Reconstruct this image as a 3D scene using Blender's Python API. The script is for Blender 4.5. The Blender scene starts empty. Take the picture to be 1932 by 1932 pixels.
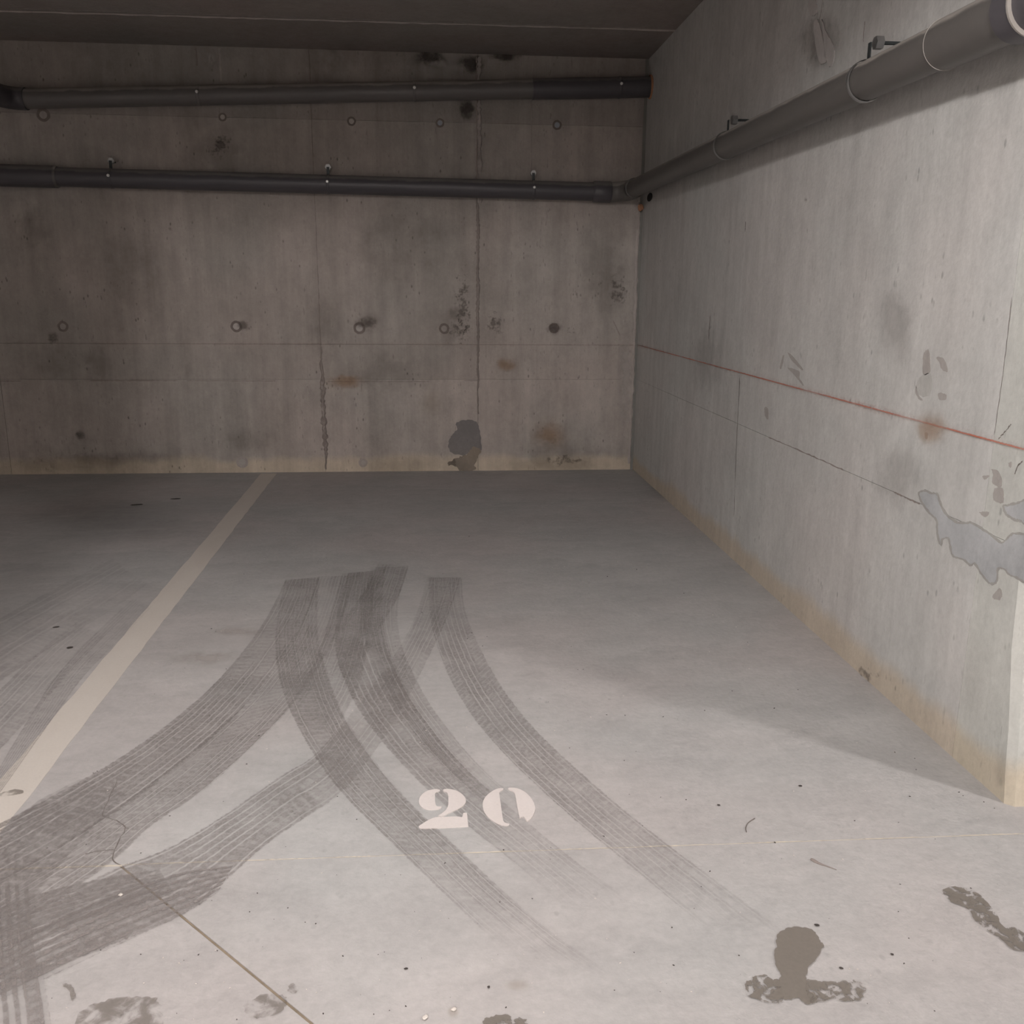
import bpy, bmesh, math, random
from mathutils import Vector, Matrix
from mathutils.geometry import tessellate_polygon

random.seed(7)
SC = bpy.context.scene
COL = SC.collection

# ---------------------------------------------------------------- camera, world, exposure, lamps
FOC, PITCH, YAW, ROLL, EYE = 1729.2, 0.2363, 0.0843, 0.0079, 1.4064   # fitted to the room's own edges
XR, YB, HC = 1.599, 7.252, 3.082                                      # side wall, back wall, ceiling (metres)
YF = 2.191                                                            # free end of the side wall

fwd = Vector((math.sin(YAW)*math.cos(PITCH), math.cos(YAW)*math.cos(PITCH), -math.sin(PITCH)))
rt0 = Vector((math.cos(YAW), -math.sin(YAW), 0)); up0 = rt0.cross(fwd)
rt = math.cos(ROLL)*rt0 + math.sin(ROLL)*up0
up = -math.sin(ROLL)*rt0 + math.cos(ROLL)*up0
cam = bpy.data.cameras.new('camera'); cam_o = bpy.data.objects.new('camera', cam); COL.objects.link(cam_o)
cam.sensor_width = 36; cam.lens = FOC/1932*36; cam.clip_start = .02
M3 = Matrix((rt, up, -fwd)).transposed().to_4x4(); M3.translation = (0, 0, EYE)
cam_o.matrix_world = M3
SC.camera = cam_o
SC.view_settings.view_transform = 'Standard'; SC.view_settings.look = 'None'
SC.view_settings.gamma = 1; SC.view_settings.use_curve_mapping = False
SC.view_settings.exposure = 0.0
SC.cycles.transparent_max_bounces = 48
SC.cycles.max_bounces = 4; SC.cycles.diffuse_bounces = 3; SC.cycles.glossy_bounces = 1
SC.cycles.caustics_reflective = False; SC.cycles.caustics_refractive = False
SC.cycles.use_adaptive_sampling = True; SC.cycles.adaptive_threshold = .07; SC.cycles.adaptive_min_samples = 12

world = bpy.data.worlds.new('world'); SC.world = world; world.use_nodes = True
world.node_tree.nodes['Background'].inputs[0].default_value = (.80, .74, .70, 1)
world.node_tree.nodes['Background'].inputs[1].default_value = .02

LAMPS = [((-.30, 1.90, 2.72), 40, .15), ((3.75, .40, 2.62), 205, .13), ((-.95, -2.5, 2.90), 810, .30)]   # the first shines down only
LAMP_COLOR = (1.0, .955, .935)

def floor_at(px, py, z=0.0):      # a mark seen in the photograph, measured onto the floor
    d = rt*((px-966)/FOC) - up*((py-966)/FOC) + fwd
    t = (z-EYE)/d.z; return Vector((d.x*t, d.y*t, z))
def back_at(px, py, y=YB):        # ... onto the back wall
    d = rt*((px-966)/FOC) - up*((py-966)/FOC) + fwd
    t = y/d.y; return Vector((d.x*t, y, EYE+d.z*t))
def side_at(px, py, x=XR):        # ... onto the side wall
    d = rt*((px-966)/FOC) - up*((py-966)/FOC) + fwd
    t = x/d.x; return Vector((x, d.y*t, EYE+d.z*t))

# ---------------------------------------------------------------- node helper
class NT:
    def __init__(s, name):
        s.m = bpy.data.materials.new(name); s.m.use_nodes = True
        s.t = s.m.node_tree; s.t.nodes.clear()
    def n(s, kind, ins=None, **props):
        nd = s.t.nodes.new(kind)
        for k, v in props.items(): setattr(nd, k, v)
        for k, v in (ins or {}).items(): s.set(nd.inputs[k], v)
        return nd
    def set(s, sock, v):
        if isinstance(v, bpy.types.NodeSocket): s.t.links.new(v, sock)
        elif isinstance(v, bpy.types.Node): s.t.links.new(v.outputs[0], sock)
        elif isinstance(v, (tuple, list)) and len(v) == 3 and sock.type == 'RGBA': sock.default_value = (*v, 1)
        else: sock.default_value = v
    def math(s, op, a, b=0.0, c=None, clamp=False):
        nd = s.n('ShaderNodeMath', operation=op, use_clamp=clamp); s.set(nd.inputs[0], a); s.set(nd.inputs[1], b)
        if c is not None: s.set(nd.inputs[2], c)
        return nd.outputs[0]
    def ramp(s, v, lo, hi, a=0.0, b=1.0):   # smoothstep remap
        nd = s.n('ShaderNodeMapRange', interpolation_type='SMOOTHSTEP')
        for i, q in enumerate((v, lo, hi, a, b)): s.set(nd.inputs[i], q)
        return nd.outputs[0]
    def lin(s, v, lo, hi, a=0.0, b=1.0):
        nd = s.n('ShaderNodeMapRange')
        for i, q in enumerate((v, lo, hi, a, b)): s.set(nd.inputs[i], q)
        return nd.outputs[0]
    def vmul(s, v, k):
        nd = s.n('ShaderNodeVectorMath', operation='MULTIPLY'); s.set(nd.inputs[0], v); nd.inputs[1].default_value = k
        return nd.outputs[0]
    def vadd(s, v, k):
        nd = s.n('ShaderNodeVectorMath', operation='ADD'); s.set(nd.inputs[0], v); s.set(nd.inputs[1], k)
        return nd.outputs[0]
    def noise(s, v, scale, detail=4.0, rough=.55, dist=0.0):
        nd = s.n('ShaderNodeTexNoise', {'Scale': scale, 'Detail': detail, 'Roughness': rough, 'Distortion': dist})
        s.set(nd.inputs['Vector'], v); return nd.outputs[0]
    def mix(s, f, a, b, mode='MIX'):
        nd = s.n('ShaderNodeMix', data_type='RGBA', blend_type=mode)
        s.set(nd.inputs[0], f); s.set(nd.inputs[6], a); s.set(nd.inputs[7], b); return nd.outputs[2]
    def scale(s, col, f):
        nd = s.n('ShaderNodeVectorMath', operation='SCALE'); s.set(nd.inputs[0], col); s.set(nd.inputs[3], f); return nd.outputs[0]
    def out(s, color, rough=.85, normal=None, alpha=None, spec=.3, metal=0.0, **extra):
        b = s.n('ShaderNodeBsdfPrincipled')
        s.set(b.inputs['Base Color'], color); s.set(b.inputs['Roughness'], rough)
        s.set(b.inputs['Specular IOR Level'], spec); s.set(b.inputs['Metallic'], metal)
        if normal is not None: s.set(b.inputs['Normal'], normal)
        if alpha is not None: s.set(b.inputs['Alpha'], alpha)
        o = s.n('ShaderNodeOutputMaterial'); s.t.links.new(b.outputs[0], o.inputs[0]); return s.m
    def bump(s, h, strength=.3, dist=.01):
        nd = s.n('ShaderNodeBump', {'Strength': strength, 'Distance': dist}); s.set(nd.inputs['Height'], h); return nd.outputs[0]
    def pos(s): return s.n('ShaderNodeNewGeometry').outputs['Position']
    def uv(s):
        x = s.n('ShaderNodeSeparateXYZ'); s.set(x.inputs[0], s.n('ShaderNodeUVMap').outputs[0]); return x.outputs[0], x.outputs[1]

def concrete(name, ca, cb, streak=(9, 9, .55), s_amt=.30, blotch=.35, pits=.35, base_dirt=0.0, grain=.16, trowel=0.0, wall=True, bumpy=True, mid=.34):
    t = NT(name); p = t.pos()
    n_b = t.noise(p, 1.15, 3, .6)
    n_b2 = t.noise(t.vadd(p, (31.0, 7.0, 3.0)), 4.2, 4, .65)
    n_h = t.noise(t.vadd(p, (5.0, 17.0, 11.0)), .9, 2, .6)
    n_s = t.noise(t.vmul(p, streak), 1.0, 4, .68) if s_amt else None
    n_g = t.noise(p, 42, 4, .75)
    v = t.math('ADD', 1.0, t.math('MULTIPLY', t.math('SUBTRACT', n_b, .5), blotch))
    v = t.math('ADD', v, t.math('MULTIPLY', t.math('SUBTRACT', n_b2, .5), blotch*.9))
    if s_amt: v = t.math('ADD', v, t.math('MULTIPLY', t.math('SUBTRACT', n_s, .5), s_amt*1.3))
    v = t.math('ADD', v, t.math('MULTIPLY', t.math('SUBTRACT', n_g, .5), grain*1.9))
    n_m = t.noise(t.vmul(p, (1, 1, .55) if wall else (1, 1.5, 1)), 13, 4, .72)
    v = t.math('ADD', v, t.math('MULTIPLY', t.math('SUBTRACT', n_m, .5), mid))
    if trowel:
        n_t = t.noise(t.vmul(t.vadd(p, t.scale(n_b2, .5)), (1.6, 9.0, 1.0)), 1.0, 4, .6)
        v = t.math('ADD', v, t.math('MULTIPLY', t.math('SUBTRACT', n_t, .5), trowel))
    col = t.mix(t.ramp(n_h, .35, .65), ca, cb)
    # air pockets, denser in patches
    vo = t.n('ShaderNodeTexVoronoi', {'Scale': 30.0, 'Randomness': 1.0}); t.set(vo.inputs['Vector'], t.vmul(p, (1, 1, .5) if wall else (1, .7, 1)))
    pit = t.math('MULTIPLY', t.ramp(vo.outputs['Distance'], .10, .24, 1, 0), t.ramp(n_b2, .50, .66))
    v = t.math('SUBTRACT', v, t.math('MULTIPLY', pit, pits))
    if wall:      # runs of dark specks below form joints
        dash = t.ramp(t.noise(t.vmul(p, (60, 60, 14)), 1.0, 2, .5), .63, .72)
        v = t.math('SUBTRACT', v, t.math('MULTIPLY', t.math('MULTIPLY', dash, t.ramp(n_s, .48, .62)), pits*.55))
    else:
        pass
    col = t.scale(col, v)
    if base_dirt:      # tan cement dust splashed along the foot of the wall
        z = t.n('ShaderNodeSeparateXYZ'); t.set(z.inputs[0], p); z = z.outputs[2]
        top = t.math('ADD', .045, t.math('MULTIPLY', t.noise(t.vmul(p, (2.2, 2.2, .6)), 1.0, 3, .65), .17))
        f = t.ramp(t.math('DIVIDE', z, top), .55, 1.15, 1, 0)
        col = t.mix(t.math('MULTIPLY', f, base_dirt), col, t.scale(t.mix(n_b2, (.56, .475, .375), (.50, .43, .345)), v))
    oi = t.n('ShaderNodeObjectInfo')
    col = t.mix(1.0, col, oi.outputs['Color'], 'MULTIPLY')
    return t.out(col, .88, t.bump(t.noise(p, 60, 2, .6), .22, .006) if bumpy else None, spec=.25)

def plain(name, col, rough=.6, metal=0.0, spec=.4, var=.15, sc=20):
    t = NT(name); n = t.noise(t.pos(), sc, 4, .6)
    return t.out(t.scale(t.mix(0.0, col, col), t.lin(n, 0, 1, 1-var, 1+var)), rough, metal=metal, spec=spec)

def pvc(name, col, dust):
    t = NT(name); g = t.n('ShaderNodeNewGeometry'); p = g.outputs['Position']
    nz = t.n('ShaderNodeSeparateXYZ'); t.set(nz.inputs[0], g.outputs['Normal'])
    n = t.noise(p, 9, 5, .6); n2 = t.noise(p, 60, 3, .6)
    f = t.math('MULTIPLY', t.ramp(t.math('ADD', nz.outputs[2], t.math('MULTIPLY', t.math('SUBTRACT', n, .5), .5)), .42, .66), dust)
    c = t.scale(t.mix(n, col, tuple(k*.86 for k in col)), t.lin(n2, 0, 1, .93, 1.07))
    c = t.mix(f, c, (.36, .33, .30))
    return t.out(c, t.lin(f, 0, 1, .42, .9), spec=.4)

def soft_stain(name, col, amt, sc=9, ragged=.7, lo=-.05, hi=1.0, rough=.9):
    t = NT(name); u, v = t.uv(); p = t.pos()
    du = t.math('MULTIPLY', t.math('SUBTRACT', u, .5), 2.0); dv = t.math('MULTIPLY', t.math('SUBTRACT', v, .5), 2.0)
    d = t.math('SQRT', t.math('ADD', t.math('MULTIPLY', du, du), t.math('MULTIPLY', dv, dv)))
    n = t.noise(p, sc, 4, .65)
    k = t.math('ADD', t.math('SUBTRACT', 1.0, d), t.math('MULTIPLY', t.math('SUBTRACT', n, .5), ragged*2))
    a = t.math('MULTIPLY', t.math('MULTIPLY', t.ramp(k, lo, hi), t.ramp(d, .45, 1.0, 1, 0)), amt)
    return t.out(col, rough, alpha=a, spec=.2)

def mottled(name, col, amt, sc=40, lo=.42, hi=.52, rough=.55, stretch=(1, 1, 1)):
    t = NT(name); p = t.vmul(t.pos(), stretch)
    n = t.noise(p, sc, 5, .6, .6); n2 = t.noise(p, sc*4, 3, .6)
    a = t.math('MULTIPLY', t.ramp(t.math('ADD', n, t.math('MULTIPLY', t.math('SUBTRACT', n2, .5), .15)), lo, hi), amt)
    return t.out(t.scale(t.mix(n2, col, tuple(k*.8 for k in col)), 1.0), rough, alpha=a, spec=.35)

def tyre(name, amt, seed, ribs=9.0, gw=.13, keep=.44):
    t = NT(name); u, v = t.uv(); p = t.pos()
    big = t.noise(p, 7, 3, .7); fine = t.noise(p, 75, 3, .75)
    uu = t.math('ADD', u, t.math('MULTIPLY', t.math('SUBTRACT', big, .5), .07))
    lane = t.math('ADD', t.math('MULTIPLY', uu, ribs), seed*.37)
    cv = t.n('ShaderNodeCombineXYZ'); t.set(cv.inputs[0], t.math('MULTIPLY', t.math('FLOOR', lane), 7.31)); t.set(cv.inputs[1], t.math('MULTIPLY', v, 1.3)); cv.inputs[2].default_value = seed*3.7
    nr = t.noise(cv.outputs[0], 1.0, 1, .5)
    off = t.math('ABSOLUTE', t.math('SUBTRACT', t.math('FRACT', lane), t.math('ADD', .3, t.math('MULTIPLY', nr, .4))))
    groove = t.math('MULTIPLY', t.ramp(off, gw*.5, gw, 1, 0), t.ramp(nr, keep-.05, keep+.08))      # pale lines left by the tread grooves
    blk = t.ramp(t.math('SINE', t.math('ADD', t.math('MULTIPLY', v, 2*math.pi/.036), t.math('MULTIPLY', u, 11.0))), -.9, -.1, .62, 1)
    blk = t.math('MAXIMUM', blk, t.ramp(nr, .36, .46))                                             # tread blocks in some lanes
    ed = t.math('ADD', t.math('MINIMUM', u, t.math('SUBTRACT', 1.0, u)), t.math('MULTIPLY', t.math('SUBTRACT', fine, .5), .07))
    at = t.n('ShaderNodeAttribute', attribute_name='fade')
    fade = t.ramp(t.math('ADD', at.outputs['Fac'], t.math('MULTIPLY', t.math('SUBTRACT', nr, .5), .55)), .02, 1.0)
    a = t.math('MULTIPLY', t.math('MULTIPLY', t.math('SUBTRACT', 1.0, t.math('MULTIPLY', groove, .85)), blk), amt)
    for k in (t.ramp(big, .25, .62, .60, 1), t.ramp(fine, .34, .64, .58, 1.08), t.ramp(ed, .0, .03), fade): a = t.math('MULTIPLY', a, k)
    return t.out((.290, .260, .248), .85, alpha=t.math('MINIMUM', a, 1.0), spec=.2)

WALL_A, WALL_B = (.405, .355, .325), (.375, .350, .325)
M = {}
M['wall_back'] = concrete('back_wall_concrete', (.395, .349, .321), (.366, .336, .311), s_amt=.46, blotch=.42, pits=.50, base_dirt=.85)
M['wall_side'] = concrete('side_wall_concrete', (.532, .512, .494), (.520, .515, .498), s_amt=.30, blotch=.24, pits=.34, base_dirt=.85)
M['wall_other'] = concrete('aisle_wall_paint', (.74, .71, .68), (.72, .70, .67), s_amt=.05, blotch=.08, pits=.03)
M['floor'] = concrete('floor_concrete', (.452, .424, .414), (.428, .419, .411), s_amt=0.0, blotch=.26, pits=.14, grain=.15, trowel=.32, wall=False, mid=.26)
M['floor_bed'] = plain('floor_bed', (.12, .10, .085), .95)
M['ceiling'] = concrete('ceiling_concrete', (.31, .265, .245), (.29, .265, .245), streak=(1.2, .9, 1), s_amt=.2, blotch=.3, pits=.2)
M['groove'] = plain('groove_shadow', (.10, .088, .08), .95)
M['corner'] = plain('corner_joint_mortar', (.22, .215, .20), .95)
M['fin'] = concrete('seam_fin_concrete', (.26, .222, .205), (.29, .25, .23), blotch=.4, pits=.3)
M['fin_pale'] = concrete('pale_fin_concrete', (.42, .37, .34), (.38, .34, .32), blotch=.4, pits=.2)
M['mortar'] = concrete('repair_mortar', (.205, .190, .186), (.225, .205, .196), s_amt=.1, blotch=.3, pits=.25)
M['mortar_low'] = concrete('crumbled_mortar', (.27, .225, .18), (.21, .18, .155), s_amt=.1, blotch=.6, pits=.4)
M['paste'] = concrete('smooth_cement_paste', (.50, .505, .52), (.415, .422, .43), s_amt=.05, blotch=.75, pits=.05)
M['paste_edge'] = concrete('paste_rim', (.335, .325, .31), (.35, .34, .32), s_amt=.05, blotch=.4, pits=.05)
M['peel'] = concrete('peeled_skin', (.40, .365, .345), (.38, .355, .335), s_amt=.05, blotch=.3, pits=.1)
M['peel_pale'] = concrete('peeled_pale', (.46, .45, .43), (.45, .44, .42), s_amt=.05, blotch=.3, pits=.1)
M['drip'] = concrete('pale_drip', (.50, .47, .45), (.47, .445, .43), s_amt=.05, blotch=.3, pits=.05)
M['tie_ring'] = concrete('tie_hole_rim', (.185, .155, .142), (.21, .175, .16), blotch=.5)
M['tie_plug'] = concrete('tie_hole_plug', (.44, .40, .375), (.41, .38, .36), blotch=.4)
M['tie_plug_dark'] = concrete('tie_hole_plug_dark', (.25, .21, .20), (.22, .19, .18), blotch=.4)
M['tie_plug_blue'] = plain('tie_plug_plastic', (.33, .35, .40), .6)
M['pipe'] = pvc('grey_plastic_pipe', (.150, .138, .134), .9)
M['pipe_dark'] = pvc('dark_plastic_fitting', (.090, .084, .092), .35)
M['pipe_side'] = pvc('grey_plastic_side_pipe', (.125, .116, .109), .8)
M['rim'] = plain('pale_socket_rim', (.42, .39, .36), .6)
M['zinc'] = plain('zinc_plated_steel', (.45, .45, .45), .5, metal=1.0, var=.1)
M['screw'] = plain('bright_screw', (.85, .84, .82), .35, metal=.3)
M['black_steel'] = plain('dark_rod', (.045, .05, .052), .5, metal=.4)
M['foam'] = plain('orange_foam', (.42, .21, .12), .9, var=.4)
M['hole'] = plain('hole_painted_dark', (.02, .018, .017), 1.0)  # flat black stands in for the shaded depth of the hole
M['joint_tan'] = plain('joint_filler_tan', (.60, .54, .45), .9, var=.35, sc=16)
M['joint_brown'] = plain('joint_filler_brown', (.27, .215, .155), .95, var=.5, sc=22)
M['crack'] = plain('crack_dirt', (.16, .135, .12), .95, var=.3)

def paint(name, col, wear=.5, sc=28):
    t = NT(name); p = t.pos()
    n = t.noise(p, sc, 6, .7, .4); n2 = t.noise(p, 130, 4, .65); n3 = t.noise(t.vmul(p, (14, 5, 1)), 1.0, 4, .6)
    a = t.ramp(t.math('ADD', n, t.math('MULTIPLY', t.math('SUBTRACT', n2, .5), .5)), .20, .36, 1-wear, 1)
    c = t.scale(t.mix(n3, col, tuple(k*q for k, q in zip(col, (.92, .90, .88)))), t.lin(n2, 0, 1, .93, 1.07))
    c = t.mix(a, t.scale(t.mix(0.0, (.47, .43, .41), col), 1.0), c)
    return t.out(c, .75, spec=.3)
M['line_paint'] = paint('cream_line_paint', (.665, .615, .565), .45, 12)
M['digit_paint'] = paint('white_stencil_paint', (.72, .665, .645), .6, 34)

def chalk(name, wide):
    t = NT(name); u, v = t.uv(); p = t.pos()
    n = t.noise(t.vmul(p, (3, 3, 30)), 1.0, 5, .65); n2 = t.noise(p, 60, 4, .7); n3 = t.noise(p, 1.1, 3, .6)
    d = t.math('ABSOLUTE', t.math('SUBTRACT', t.math('ADD', u, t.math('MULTIPLY', t.math('SUBTRACT', n2, .5), .10)), .5))
    core = t.ramp(d, .035, .085, 1, 0); halo = t.ramp(d, .05, .48, .42, 0)
    a = t.math('MAXIMUM', t.math('MULTIPLY', core, t.ramp(n, .3, .62, .35, .8)), t.math('MULTIPLY', t.math('MULTIPLY', halo, t.ramp(n2, .38, .7)), t.ramp(n3, .38, .66)))
    return t.out((.50, .135, .075) if wide else (.27, .115, .085), .9, alpha=t.math('MULTIPLY', a, .95 if wide else .6), spec=.1)
M['chalk_side'] = chalk('red_chalk', True); M['chalk_back'] = chalk('dim_red_chalk', False)
M['wet'] = mottled('damp_concrete', (.232, .205, .178), .93, 30, .22, .36)
M['wet_patchy'] = mottled('patchy_damp', (.232, .205, .178), .90, 38, .40, .51)
M['wet_faint'] = mottled('faint_damp', (.24, .205, .175), .50, 26, .36, .60)
M['grit'] = plain('dark_grit', (.06, .05, .045), .8, var=.5)
M['chip'] = plain('pale_chip', (.66, .61, .56), .8)
M['twig'] = plain('dark_twig', (.05, .042, .036), .8)
M['lamp_white'] = plain('lamp_enamel', (.7, .7, .68), .4)
M['st_damp'] = soft_stain('damp_wall_stain', (.18, .145, .128), .15, 9, 1.2)  # soft dark damp stains on the walls
M['st_brown'] = soft_stain('brown_smudge', (.20, .155, .13), .35, 16)
M['st_dark'] = soft_stain('dark_smudge', (.15, .122, .108), .50, 30, .8)
M['st_black'] = soft_stain('black_mould', (.06, .05, .044), .62, 18, .9, .0, .9)
M['st_rust'] = soft_stain('rust_stain', (.42, .24, .12), .38, 10, .8)
M['st_tan'] = soft_stain('tan_stain', (.50, .42, .33), .22, 6, .8)
M['st_pale'] = soft_stain('pale_smear', (.55, .50, .47), .45, 14, .8)
M['st_floor'] = soft_stain('dark_floor_tint', (.18, .155, .145), .17, 3.5, .6)  # soft dark tint on the floor, edge broken by noise
M['st_pit'] = soft_stain('pitted_surface', (.16, .132, .118), .42, 30, 1.4, .55, 1.1)
M['st_green'] = soft_stain('green_damp', (.34, .37, .31), .35, 8, .7)
for i, a in enumerate([(.60, 9, .15, .44), (.54, 11, .15, .42), (.50, 8, .14, .42), (.32, 9, .18, .40), (.85, 6, .36, .30)]):
    M['tyre%d' % i] = tyre('tyre_rubber_%d' % i, a[0], i+1, *a[1:])

# ---------------------------------------------------------------- object helpers
def link(name, me, parent=None):
    o = bpy.data.objects.new(name, me); COL.objects.link(o)
    if parent: o.parent = parent
    return o
def from_bm(name, bm, mat, parent=None, smooth=False, angle=40):
    bmesh.ops.recalc_face_normals(bm, faces=bm.faces)
    me = bpy.data.meshes.new(name); bm.to_mesh(me); bm.free()
    for m in (mat if isinstance(mat, list) else [mat]): me.materials.append(M[m])
    if smooth:
        me.shade_smooth(); me.set_sharp_from_angle(angle=math.radians(angle))
    return link(name, me, parent)
def tag(o, label=None, cat=None, group=None, kind=None):
    if label: o['label'] = label
    if cat: o['category'] = cat
    if group: o['group'] = group
    if kind: o['kind'] = kind
    return o
def empty(name, loc=(0, 0, 0)):
    o = link(name, None); o.empty_display_size = .1; o.location = loc; o.matrix_world = Matrix.Translation(loc); return o
def box(bm, lo, hi):
    vs = [bm.verts.new((x, y, z)) for x in (lo[0], hi[0]) for y in (lo[1], hi[1]) for z in (lo[2], hi[2])]
    for f in ((0, 1, 3, 2), (4, 6, 7, 5), (0, 4, 5, 1), (2, 3, 7, 6), (0, 2, 6, 4), (1, 5, 7, 3)): bm.faces.new([vs[i] for i in f])
def prism(bm, pts, d, mat=0):          # polygon pts (3D) pushed along vector d
    a = [bm.verts.new(p) for p in pts]; b = [bm.verts.new(Vector(p)+d) for p in pts]
    n = len(a); fs = []
    if n < 5: fs = [bm.faces.new(a), bm.faces.new(b[::-1])]
    else:
        for t in tessellate_polygon([[Vector(p) for p in pts]]):
            fs += [bm.faces.new([a[i] for i in t]), bm.faces.new([b[i] for i in t][::-1])]
    for i in range(n): fs.append(bm.faces.new((a[i], a[(i+1) % n], b[(i+1) % n], b[i])))
    for f in fs: f.material_index = mat
def frame_of(d):
    d = d.normalized(); a = Vector((0, 0, 1)) if abs(d.z) < .9 else Vector((1, 0, 0))
    x = d.cross(a).normalized(); return x, d.cross(x).normalized()
def tube(bm, pts, r, seg=28, caps=True):
    rings = []; n = len(pts); rs = r if isinstance(r, list) else [r]*n
    for i, p in enumerate(pts):
        d = (pts[min(i+1, n-1)]-pts[max(i-1, 0)]); x, y = frame_of(d)
        rings.append([bm.verts.new(p+rs[i]*(math.cos(k*2*math.pi/seg)*x+math.sin(k*2*math.pi/seg)*y)) for k in range(seg)])
    for a, b in zip(rings, rings[1:]):
        for k in range(seg): bm.faces.new((a[k], a[(k+1) % seg], b[(k+1) % seg], b[k]))
    if caps: bm.faces.new(rings[0][::-1]); bm.faces.new(rings[-1])
def cyl(name, p0, p1, r, mat, parent, seg=24):
    bm = bmesh.new(); tube(bm, [Vector(p0), Vector(p1)], r, seg); return from_bm(name, bm, mat, parent, True)
def spline(pts, n, closed=False):
    P = [Vector(p) for p in pts]; m = len(P); out = []
    segs = m if closed else m-1
    for k in range(n if closed else n+1):
        t = k/n*segs; i = min(int(t), segs-1); f = t-i
        g = (lambda j: P[j % m]) if closed else (lambda j: P[max(0, min(m-1, j))])
        a, b, c, d = g(i-1), g(i), g(i+1), g(i+2)
        out.append(.5*((2*b)+(c-a)*f+(2*a-5*b+4*c-d)*f*f+(3*b-a-3*c+d)*f**3))
    return out
def ragged(pts, n, amp, normal):       # closed outline resampled with small uneven nicks
    q = spline(pts, n, True); o = []
    for i, p in enumerate(q):
        tdir = (q[(i+1) % n]-q[i-1]); side = tdir.cross(normal)
        side = side.normalized() if side.length > 1e-9 else Vector((0, 0, 0))
        o.append(p+side*random.uniform(-amp, amp))
    return o
def strip_uv(name, L, R, mat, parent=None, fades=None, lift=Vector((0, 0, 0))):
    n = len(L); verts = []; uvs = []; run = 0
    for i in range(n):
        if i: run += ((L[i]+R[i])-(L[i-1]+R[i-1])).length/2
        verts += [L[i]+lift, R[i]+lift]; uvs += [(0, run), (1, run)]
    me = bpy.data.meshes.new(name); me.from_pydata(verts, [], [(2*i, 2*i+1, 2*i+3, 2*i+2) for i in range(n-1)])
    ul = me.uv_layers.new(name='UVMap')
    for l in me.loops: ul.data[l.index].uv = uvs[l.vertex_index]
    if fades:
        at = me.attributes.new('fade', 'FLOAT', 'POINT')
        for i in range(2*n):
            t = (i//2)/(n-1)*(len(fades)-1); k = min(int(t), len(fades)-2); at.data[i].value = (fades[k]*(1-t+k)+fades[k+1]*(t-k))*max(.46, min(1, 1-.6*(verts[i].y-2.5)/1.5))
    me.materials.append(M[mat]); return link(name, me, parent)
def quad_uv(name, corners, mat, parent):    # corners: bl, br, tr, tl
    me = bpy.data.meshes.new(name); me.from_pydata([Vector(c) for c in corners], [], [(0, 1, 2, 3)])
    ul = me.uv_layers.new(name='UVMap')
    for i, uv in enumerate(((0, 0), (1, 0), (1, 1), (0, 1))): ul.data[i].uv = uv
    me.materials.append(M[mat]); return link(name, me, parent)

# ================================================================ STRUCTURE
# ---- floor: slabs parted by sawn joints, filler sunk in the joints
floor = empty('floor'); tag(floor, 'grey power-floated concrete floor with sawn joints and tyre marks', 'floor', kind='structure')
bm = bmesh.new(); box(bm, (-7, -5, -.20), (7, 7.6, -.03)); from_bm('floor_bed', bm, 'floor_bed', floor)
JA, JB = floor_at(0, 1640), floor_at(1932, 1573)
jdir = (JB-JA).normalized(); jn = Vector((-jdir.y, jdir.x, 0))
def jpt(x): return JA+jdir*((x-JA.x)/jdir.x)
DA, DB = floor_at(228, 1632), floor_at(592, 1932)
DA = jpt(DA.x); ddir = (DB-DA).normalized(); dn = Vector((-ddir.y, ddir.x, 0))
DE = DA+ddir*((-5-DA.y)/ddir.y)
G = .0028; GD = .0032
def slab(pts):
    bm = bmesh.new(); prism(bm, [Vector((p.x, p.y, 0)) for p in pts], Vector((0, 0, -.06)))
    return from_bm('slab', bm, 'floor', floor)
up_off = jn*G if jn.y > 0 else -jn*G
sA = slab([jpt(-7)+up_off, jpt(7)+up_off, Vector((7, 7.6, 0)), Vector((-7, 7.6, 0))])
dleft = dn*GD if dn.x < 0 else -dn*GD
sB = slab([jpt(-7)-up_off, DA-up_off+dleft, DE+dleft, Vector((-7, -5, 0))])
sC = slab([DA-up_off-dleft, jpt(7)-up_off, Vector((7, -5, 0)), DE-dleft])
sA.color = (1, 1, 1, 1); sB.color = (.985, .98, .98, 1); sC.color = (1.0, 1.0, 1.0, 1)
def filler(name, a, b, w, z, mat, n=40, jit=.25):
    d = (b-a).normalized(); s = Vector((-d.y, d.x, 0)); bm = bmesh.new(); L = []; R = []
    for i in range(n+1):
        p = a.lerp(b, i/n); L.append(p+s*w*random.uniform(1-jit, 1+jit)); R.append(p-s*w*random.uniform(1-jit, 1+jit))
    vs = [(bm.verts.new((l.x, l.y, z+random.uniform(-.0006, .0006))), bm.verts.new((r.x, r.y, z+random.uniform(-.0006, .0006)))) for l, r in zip(L, R)]
    for p, q in zip(vs, vs[1:]): bm.faces.new((p[0], p[1], q[1], q[0]))
    return from_bm(name, bm, mat, floor)
filler('joint_filler', jpt(-7), jpt(7), .0034, -.0012, 'joint_tan', 160)
filler('joint_filler', DA, DE, .0040, -.0022, 'joint_brown', 120)
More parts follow.
